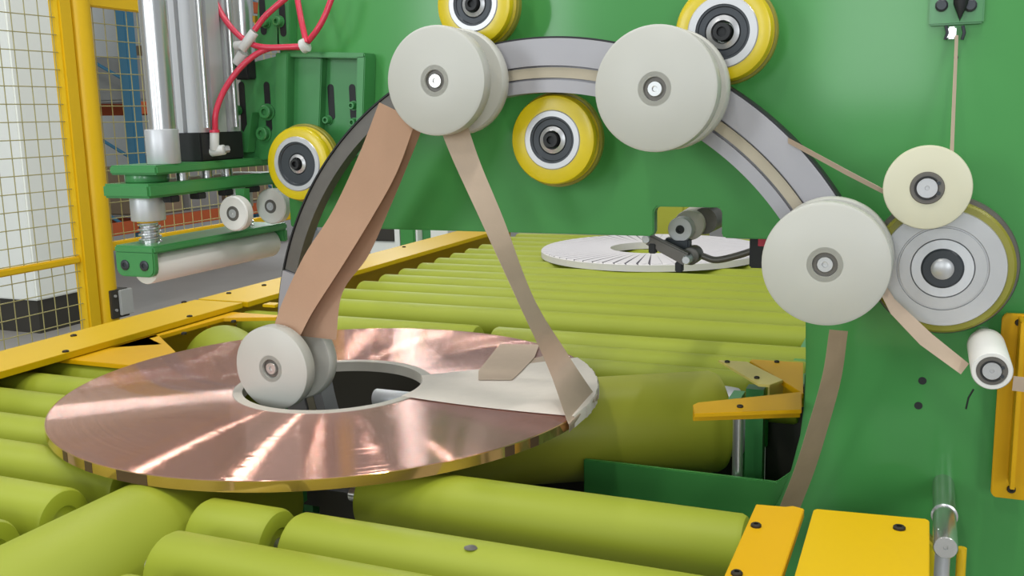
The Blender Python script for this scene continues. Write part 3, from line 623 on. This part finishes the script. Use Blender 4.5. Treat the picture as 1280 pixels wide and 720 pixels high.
# guide tubes
MB().cyl((XC + .036, 1.665, 1.43), (XC + .036, 1.665, 2.15), .0285, 40).build('guide_tube', 'chrome', pu)
MB().cyl((XC + .032, 1.665, 1.366), (XC + .032, 1.665, 1.44), .035, 40, ch=.002).build('tube_collar', 'alu', pu)
MB().cyl((XC + .012, 1.99, 1.366), (XC + .012, 1.99, 1.46), .034, 40, ch=.002).build('tube_collar', 'alu', pu)
MB().cyl((XC + .012, 1.99, 1.45), (XC + .012, 1.99, 2.15), .028, 40).build('guide_tube', 'chrome', pu)
# pneumatic cylinder: profiled aluminium body between two black heads
xs, y0, y1 = XC - .0, 1.76, 1.90
pf = []
for cx, cy, sx, sy in ((XC + .055, y0, 1, -1), (XC + .055, y1, 1, 1), (XC - .055, y1, -1, 1), (XC - .055, y0, -1, -1)): pf.append((cx, cy))
side = [(XC + .052, y0), (XC + .055, y0 + .006), (XC + .055, y0 + .036), (XC + .045, y0 + .038), (XC + .045, y0 + .046), (XC + .055, y0 + .048), (XC + .055, y1 - .048), (XC + .045, y1 - .046), (XC + .045, y1 - .038), (XC + .055, y1 - .036), (XC + .055, y1 - .006), (XC + .052, y1)]
fr = [(XC - .052, y1), (XC - .055, y1 - .006), (XC - .055, y0 + .006), (XC - .052, y0), (XC - .02, y0), (XC - .018, y0 + .010), (XC - .010, y0 + .010), (XC - .008, y0), (XC + .008, y0), (XC + .010, y0 + .010), (XC + .018, y0 + .010), (XC + .02, y0)]
MB().prism([(x, y, 1.43) for x, y in side + fr], (0, 0, .72)).build('cylinder_body', 'alu', pu)
MB().box((XC - .056, y0 - .004, 1.366), (XC + .058, y1 + .004, 1.43)).build('cylinder_head', 'black', pu, bevel=.003)
MB().tube([(XC + .06, y0 + .02, 1.44), (XC + .06, y0 + .02, 2.1)], .0055, 10).build('tie_rod', 'chrome', pu)
MB().tube([(XC + .06, y1 - .02, 1.44), (XC + .06, y1 - .02, 2.1)], .0055, 10).build('tie_rod', 'chrome', pu)
MB().box((XC + .03, 1.925, 1.55), (XC + .07, 1.955, 1.60)).build('sensor_block', 'black', pu, bevel=.003)
for y in (1.72, 1.80, 1.87): MB().cyl((XC + .03, y, 1.328), (XC + .03, y, 1.346), .014, 16).build('nut', 'chrome', pu)
for y in (1.66, 1.745, 1.84, 1.94): MB().box((XC + .035, y - .014, 1.284), (XC + .06, y + .014, 1.2985)).build('nut', 'black', pu, bevel=.002)
def coilspring(x, y, z0, z1, r, n, nm='spring'):
    pts = [(x + r * math.cos(t), y + r * math.sin(t), z0 + (z1 - z0) * k / (n * 12)) for k, t in ((k, 2 * math.pi * k / 12) for k in range(n * 12 + 1))]
    MB().tube(pts, .0028, 6).build(nm, 'chrome', pu)
for y in (1.645, 1.965):
    MB().cyl((XC - .006, y, 1.245), (XC - .006, y, 1.30), .036 if y < 1.8 else .026, 32, ch=.002).build('bush', 'alu', pu)
    MB().cyl((XC - .006, y, 1.19), (XC - .006, y, 1.26), .0185, 24).build('guide_rod', 'chrome', pu)
    MB().lathe([(.018, 0), (.024, 0), (.024, .004), (.018, .004)], (XC - .006, y, 1.241), (0, 0, 1), 32, closed=True).build('seal_ring', 'amber', pu)
    coilspring(XC - .006, y, 1.197, 1.24, .0225, 4)
# bar with end bracket and white press roller
MB().box((XC - .054, 1.585, 1.180), (XC + .056, 2.06, 1.197)).build('roller_bar', 'greend', pu, bevel=.004)
def ear(y):
    c0, zc_ = .018, 1.150
    pts = [(XC - .052, 1.185), (XC + .054, 1.185)] + [(XC + .054 - c0 + c0 * math.cos(math.radians(t)), zc_ - c0 * -.0 + c0 * math.sin(math.radians(t)) - .002) for t in (0, -30, -60, -90)] + [(XC - .052 + c0 + c0 * math.cos(math.radians(t)), zc_ + c0 * math.sin(math.radians(t)) - .002) for t in (-90, -120, -150, 180)]
    e = MB().prism([(x, y, z) for x, z in pts], (0, .016, 0)).build('end_bracket', 'greend', pu, bevel=.003)
    for dx in (-.025, .028): bolt_y(XC + dx, y, 1.155, .0115, e, 'dark', .003)
    return e
ear(1.585)
e2 = MB().box((XC - .02, 2.045, 1.15), (XC + .055, 2.06, 1.182)).build('end_bracket', 'greend', pu, bevel=.003)
MB().cyl((XC + .012, 1.603, 1.146), (XC + .012, 2.04, 1.146), .0345, 40, ch=.003).build('press_roller', 'white', pu)
# side wheels
for px, py, Y, rr in ((291, 267, 1.80, .040), (338, 258, 1.985, .044)):
    c = aty(px, py, Y)
    s = MB().lathe([(.012, 0), (rr - .003, 0), (rr, .003), (rr, .022), (.012, .022)], (c.x, Y, c.z), (0, 1, 0), 40).build('side_wheel', 'white', pu)
    MB().lathe([(.010, -.001), (.0165, -.001), (.0175, .001), (.0175, .01), (.010, .01)], (c.x, Y, c.z), (0, 1, 0), 32, closed=True).build('bearing', 'gun', s)
    MB().lathe([(0, .001), (.002, .001), (.0025, -.002), (.010, -.002), (.0105, .01)], (c.x, Y, c.z), (0, 1, 0), 24).build('shaft_end', 'bright', s)
    MB().cyl((c.x, Y + .02, c.z), (c.x, Y + .05, c.z), .010, 16).build('axle', 'steel', s)
    MB().box((c.x - .012, Y + .03, c.z - .012), (c.x + .012, Y + .05, 1.300)).build('wheel_arm', 'greend', s)
# brackets that hold the press unit to the machine plate
YB = 1.955
def slotted(pix, name='slot_plate', th=.03, Y=YB, m='greend'):
    return MB().prism([aty(x, y, Y) for x, y in pix], (0, th, 0)).build(name, m, pu, bevel=.002)
def slot(px, y0, y1, par, Y, r=.0085):
    a = aty(px, y0, Y); b = aty(px, y1, Y); pts = []
    for t in range(0, 181, 30): pts.append((a.x + r * math.cos(math.radians(t)), Y - .0008, a.z - r + r * math.sin(math.radians(t))))
    for t in range(180, 361, 30): pts.append((a.x + r * math.cos(math.radians(t)), Y - .0008, b.z + r + r * math.sin(math.radians(t))))
    MB().prism(pts, (0, .004, 0)).build('slot', 'black', par)
def caphead(px, py, par, Y, r=.013):
    q = aty(px, py, Y); MB().lathe([(r * 1.25, 0), (r * 1.25, .003), (r, .003), (r, .014), (r * .85, .016), (r * .5, .016), (r * .5, .008), (0, .008)], (q.x, Y - .0005, q.z), (0, -1, 0), 20).build('cap_screw', 'greend', par)
s = slotted([(300, 82), (346, 70), (346, 198), (300, 203)])
for px in (301.5, 333): slot(px, 102, 165, s, YB)
caphead(335, 140, s, YB, .016); caphead(331, 167, s, YB, .016); caphead(298, 138, s, YB, .010)
MB().prism([aty(325, 140, YB), aty(319, 190, YB), aty(303, 190, YB)], (0, -.03, 0)).build('gusset', 'greend', pu, bevel=.001)
MB().prism([aty(344, 66, YB - .03), aty(359, 66, YB - .03), aty(357, 205, YB - .03), aty(344, 205, YB - .03)], (0, .06, 0)).build('edge_rib', 'greend', pu, bevel=.002)
s = slotted([(323, -8), (347, -8), (350, 60), (318, 64)], Y=YB)
slot(327, -4, 44, s, YB); slot(352, 2, 46, s, YB - .0)
caphead(333, 28, s, YB, .011); caphead(350, 27, s, YB, .011)
MB().prism([aty(346, -8, YB), aty(362, -8, YB), aty(362, 60, YB), aty(346, 60, YB)], (0, .03, 0)).build('slot_plate', 'greend', pu, bevel=.002)
# channel bracket right of it
s = MB().prism([aty(357, 66, PY - .006), aty(455, 70, PY - .006), aty(455, 195, PY - .006), aty(357, 200, PY - .006)], (0, .0055, 0)).build('back_plate', 'greend', pu, bevel=.001)
MB().prism([aty(352, 64, YB - .02), aty(455, 66, YB - .02), aty(455, 73, YB - .02), aty(352, 71, YB - .02)], (0, .05, 0)).build('top_flange', 'greend', pu, bevel=.002)
MB().prism([aty(446, 70, YB - .02), aty(456, 70, YB - .02), aty(452, 195, YB - .02), aty(444, 195, YB - .02)], (0, .05, 0)).build('side_flange', 'greend', pu, bevel=.002)
MB().prism([aty(357, 70, YB), aty(402, 72, YB), aty(398, 190, YB), aty(357, 195, YB)], (0, .028, 0)).build('front_plate', 'greend', pu, bevel=.002)
for px in (413, 440): slot(px, 105, 150, s, PY - .006)
for px, py in ((411, 150), (443, 132), (444, 153)): caphead(px, py, s, PY - .006, .009)

# air hoses and fittings
def hose(pix, label, r=.0068, Y=1.90):
    return tag(MB().tube(bez([aty(x, y, yy) for x, y, yy in pix], 8), r, 12).build('air_hose', 'hose'), label, 'hose', None)
hose([(264, -6, 1.86), (284, 28, 1.86), (306, 50, 1.87), (330, 59, 1.88), (378, 58, 1.89)], 'red air hose curving from top left over the press cylinder to the cable tie')
hose([(362, -6, 1.89), (345, 8, 1.885), (330, 22, 1.88), (318, 38, 1.87)], 'short red air hose running from the top edge into the upper white fitting')
hose([(269, 168, 1.80), (270, 140, 1.80), (282, 110, 1.83), (305, 80, 1.86), (335, 61, 1.885), (378, 59, 1.895)], 'red air hose rising from the lower white elbow fitting to the cable tie')
hose([(371, -6, 1.91), (376, 22, 1.90), (381, 45, 1.895), (382, 54, 1.89)], 'red air hose dropping straight from the top edge to the cable tie, left of two')
hose([(416, -6, 1.91), (406, 20, 1.90), (396, 38, 1.895), (384, 53, 1.90)], 'red air hose slanting from the top edge to the cable tie, right of two')
ct = tag(MB().lathe([(.012, -.008), (.016, -.006), (.016, .006), (.012, .008)], aty(381, 57, 1.893), (1, 0, .3), 16).build('cable_tie', 'fit'), 'white cable tie bundling the red hoses in front of green plate', 'cable tie')
fb = thing('elbow_fitting', aty(268, 182, 1.79), 'white elbow fitting at the foot of the red hose, beside black cylinder head', 'fitting')
a = aty(268, 164, 1.79); b = aty(268, 188, 1.79)
MB().cyl(b, a, .0105, 20, ch=.002).build('elbow_body', 'fit', fb)
MB().cyl(aty(261, 190, 1.79), aty(281, 187, 1.80), .0115, 20, ch=.002).build('elbow_branch', 'fit', fb)
MB().cyl(aty(280, 187, 1.80), aty(286, 186, 1.81), .008, 6).build('thread_nut', 'steel', fb)
MB().cyl(a - Vector((0, 0, .003)), a + Vector((0, 0, .003)), .0115, 20).build('release_collar', 'hose', fb)
fb = thing('elbow_fitting', aty(308, 52, 1.86), 'white push-in fitting at the top, beside black sensor block', 'fitting')
MB().cyl(aty(302, 62, 1.86), aty(318, 40, 1.87), .011, 20, ch=.002).build('elbow_body', 'fit', fb)
MB().cyl(aty(294, 57, 1.865), aty(308, 56, 1.865), .010, 20, ch=.002).build('elbow_branch', 'fit', fb)
MB().box(aty(316, 28, 1.90), aty(322, 20, 1.91)).build('brass_port', 'brass', fb)
fb = tag(MB().cyl(aty(296, 80, 1.87), aty(304, 66, 1.87), .012, 20, ch=.002).build('hose_clip', 'fit'), 'pale hose clip under the upper white fitting', 'fitting')

# ---------------------------------------------------------------- safety fence
FX = -3.15
def wires(y0, y1, z0, z1, par):
    m = MB(); y = y0 + .03
    while y < y1: m.cyl((FX, y, z0), (FX, y, z1), .0021, 5); y += .062
    z = z0 + .03
    while z < z1: m.cyl((FX + .004, y0, z), (FX + .004, y1, z), .0021, 5); z += .0665
    o = m.build('wire_mesh', 'wire', par); o['kind'] = 'stuff'; return o
fl = thing('safety_fence', (FX, 2.0, 0), 'yellow wire mesh fence panel at far left with mid rail, before white wall', 'fence')
MB().box((FX - .03, 2.925, 0), (FX + .03, 2.992, 2.4)).build('panel_post', 'fencey', fl, bevel=.008)
MB().box((FX - .015, 0.9, .905), (FX + .015, 2.925, .933)).build('mid_rail', 'fencey', fl, bevel=.005)
MB().box((FX - .015, 0.9, .08), (FX + .015, 2.925, .11)).build('bottom_rail', 'fencey', fl, bevel=.005)
MB().box((FX - .015, 0.9, 2.30), (FX + .015, 2.925, 2.33)).build('top_rail', 'fencey', fl, bevel=.005)
MB().box((FX - .03, 0.84, 0), (FX + .03, 0.90, 2.4)).build('panel_post', 'fencey', fl, bevel=.008)
wires(0.9, 2.925, .11, 2.30, fl)
fr_ = thing('safety_fence', (FX, 4.0, 0), 'yellow wire mesh fence panel behind the press unit, starting at thick post', 'fence')
MB().cyl((FX, 3.045, 0), (FX, 3.045, 2.4), .050, 24).build('fence_post', 'fencey', fr_)
MB().box((FX - .015, 3.09, .93), (FX + .015, 4.75, .968)).build('bottom_rail', 'fencey', fr_, bevel=.005)
MB().box((FX - .015, 3.09, 1.925), (FX + .015, 4.75, 1.975)).build('top_rail', 'fencey', fr_, bevel=.005)
MB().box((FX - .03, 4.75, 0), (FX + .03, 4.81, 2.4)).build('fence_post', 'fencey', fr_, bevel=.006)
wires(3.09, 4.75, .968, 1.925, fr_)
a = atx(141, 400, FX + .08); 
lk = thing('lock_box', (FX + .05, a.y + .02, .66), 'small grey lock plate on dark backing at the fence post foot, behind yellow rail', 'lock')
p0 = atx(141, 372, FX + .06); p1 = atx(151, 402, FX + .06); p2 = atx(168, 366, FX + .06)
MB().box((FX - .01, p0.y - .005, .655), (FX + .06, p1.y + .055, .775)).build('backing', 'plinth', lk, bevel=.002)
MB().box((FX + .0601, p1.y - .002, .665), (FX + .074, p1.y + .068, .772)).build('face_plate', 'box', lk, bevel=.003)
for zz in (.69, .75): MB().cyl((FX + .06, p0.y + .012, zz), (FX + .066, p0.y + .012, zz), .006, 12).build('screw', 'bright', lk)

# ---------------------------------------------------------------- pallet rack and goods beyond the fence
RKX = -7.6
rk = thing('pallet_rack', (RKX - .4, 9.5, 0), 'pallet rack with blue uprights and orange beams beyond the fence', 'rack')
for y in (7.95, 11.0):
    for x in (RKX, RKX - .9): MB().box((x - .06, y - .07, 0), (x + .06, y + .07, 3.8)).build('upright', 'blue', rk, bevel=.006)
for y in (7.95, 11.0):
    for k in range(4): MB().tube([(RKX - .05, y, .3 + k * .8), (RKX - .85, y, .7 + k * .8)], .018, 8).build('brace', 'blue', rk)
for z in (.34, 1.56, 2.75):
    for x in (RKX, RKX - .9): MB().box((x - .025, 8.02, z), (x + .025, 10.93, z + .13)).build('beam', 'orange', rk, bevel=.004)
    MB().box((RKX - .87, 8.04, z + .131), (RKX - .03, 10.91, z + .145)).build('deck', 'greyc', rk)
MB().box((RKX - .03, 7.0, .34), (RKX + .02, 7.88, .47)).build('beam', 'orange', rk, bevel=.004)
gi = 0
for z, items in ((.486, ((8.40, .25, .52, 'carton', 'brown carton on lower rack shelf nearest the fence post'), (9.05, .28, .62, 'greyc', 'grey wrapped bale on lower rack shelf'), (9.85, .38, .52, 'carton', 'large brown carton on lower rack shelf, further along'))),
                 (1.706, ((8.40, .30, .46, 'greyc', 'grey wrapped bale on middle rack shelf beside blue upright'), (9.15, .38, .62, 'carton', 'brown carton on middle rack shelf'), (10.1, .38, .5, 'greyc', 'grey wrapped bale on middle rack shelf, further along'))),
                 (2.896, ((8.5, .38, .5, 'carton', 'brown carton on top rack shelf'), (9.5, .42, .5, 'greyc', 'grey wrapped bale on top rack shelf')))):
    for y, hw, h, m, lab in items:
        cr = thing('goods_box', (RKX - .45, y, z), lab, 'box', 'goods on the pallet rack')
        MB().box((RKX - .80, y - hw, z), (RKX - .06, y + hw, z + h)).build('box_body', m, cr, bevel=.012)
        MB().box((RKX - .45, y - hw - .001, z + h * .98), (RKX - .40, y + hw + .001, z + h + .003)).build('sealing_tape', 'track', cr)
# dark crate and pale cabinet seen under the plate, far behind
cr = thing('control_cabinet', (-3.1, 7.2, 0), 'dark cabinet on pale base far behind, under left end of green plate', 'cabinet')
a = aty(462, 288, 7.0); b = aty(494, 302, 7.0)
MB().box((a.x, 7.0, b.z), (b.x, 7.5, b.z + .7)).build('cabinet_body', 'plinth', cr, bevel=.01)
MB().box((a.x - .02, 7.02, 0), (b.x, 7.5, b.z)).build('cabinet_base', 'wallw', cr, bevel=.01)
cr = thing('machine_column', (-2.75, 7, 0), 'green machine column with pale edge strips far behind, under the green plate', 'column')
a = aty(500, 300, 7.0); b = aty(518, 300, 7.0); c = aty(531, 300, 7.0); d = aty(553, 300, 7.0)
MB().box((a.x, 7.0, 0), (b.x, 7.3, 1.9)).build('column_body', 'green', cr, bevel=.01)
MB().box((a.x - .05, 7.0, 0), (a.x - .003, 7.3, 1.9)).build('edge_strip', 'wallw', cr)
MB().box((b.x + .003, 7.02, 0), (b.x + .02, 7.3, 1.9)).build('edge_strip', 'wallw', cr)
MB().box((b.x + .022, 7.1, 0), (c.x, 7.3, 1.9)).build('inner_web', 'greend', cr)
MB().box((c.x + .003, 7.1, 0), (d.x, 7.3, 1.9)).build('panel', 'wallw', cr)
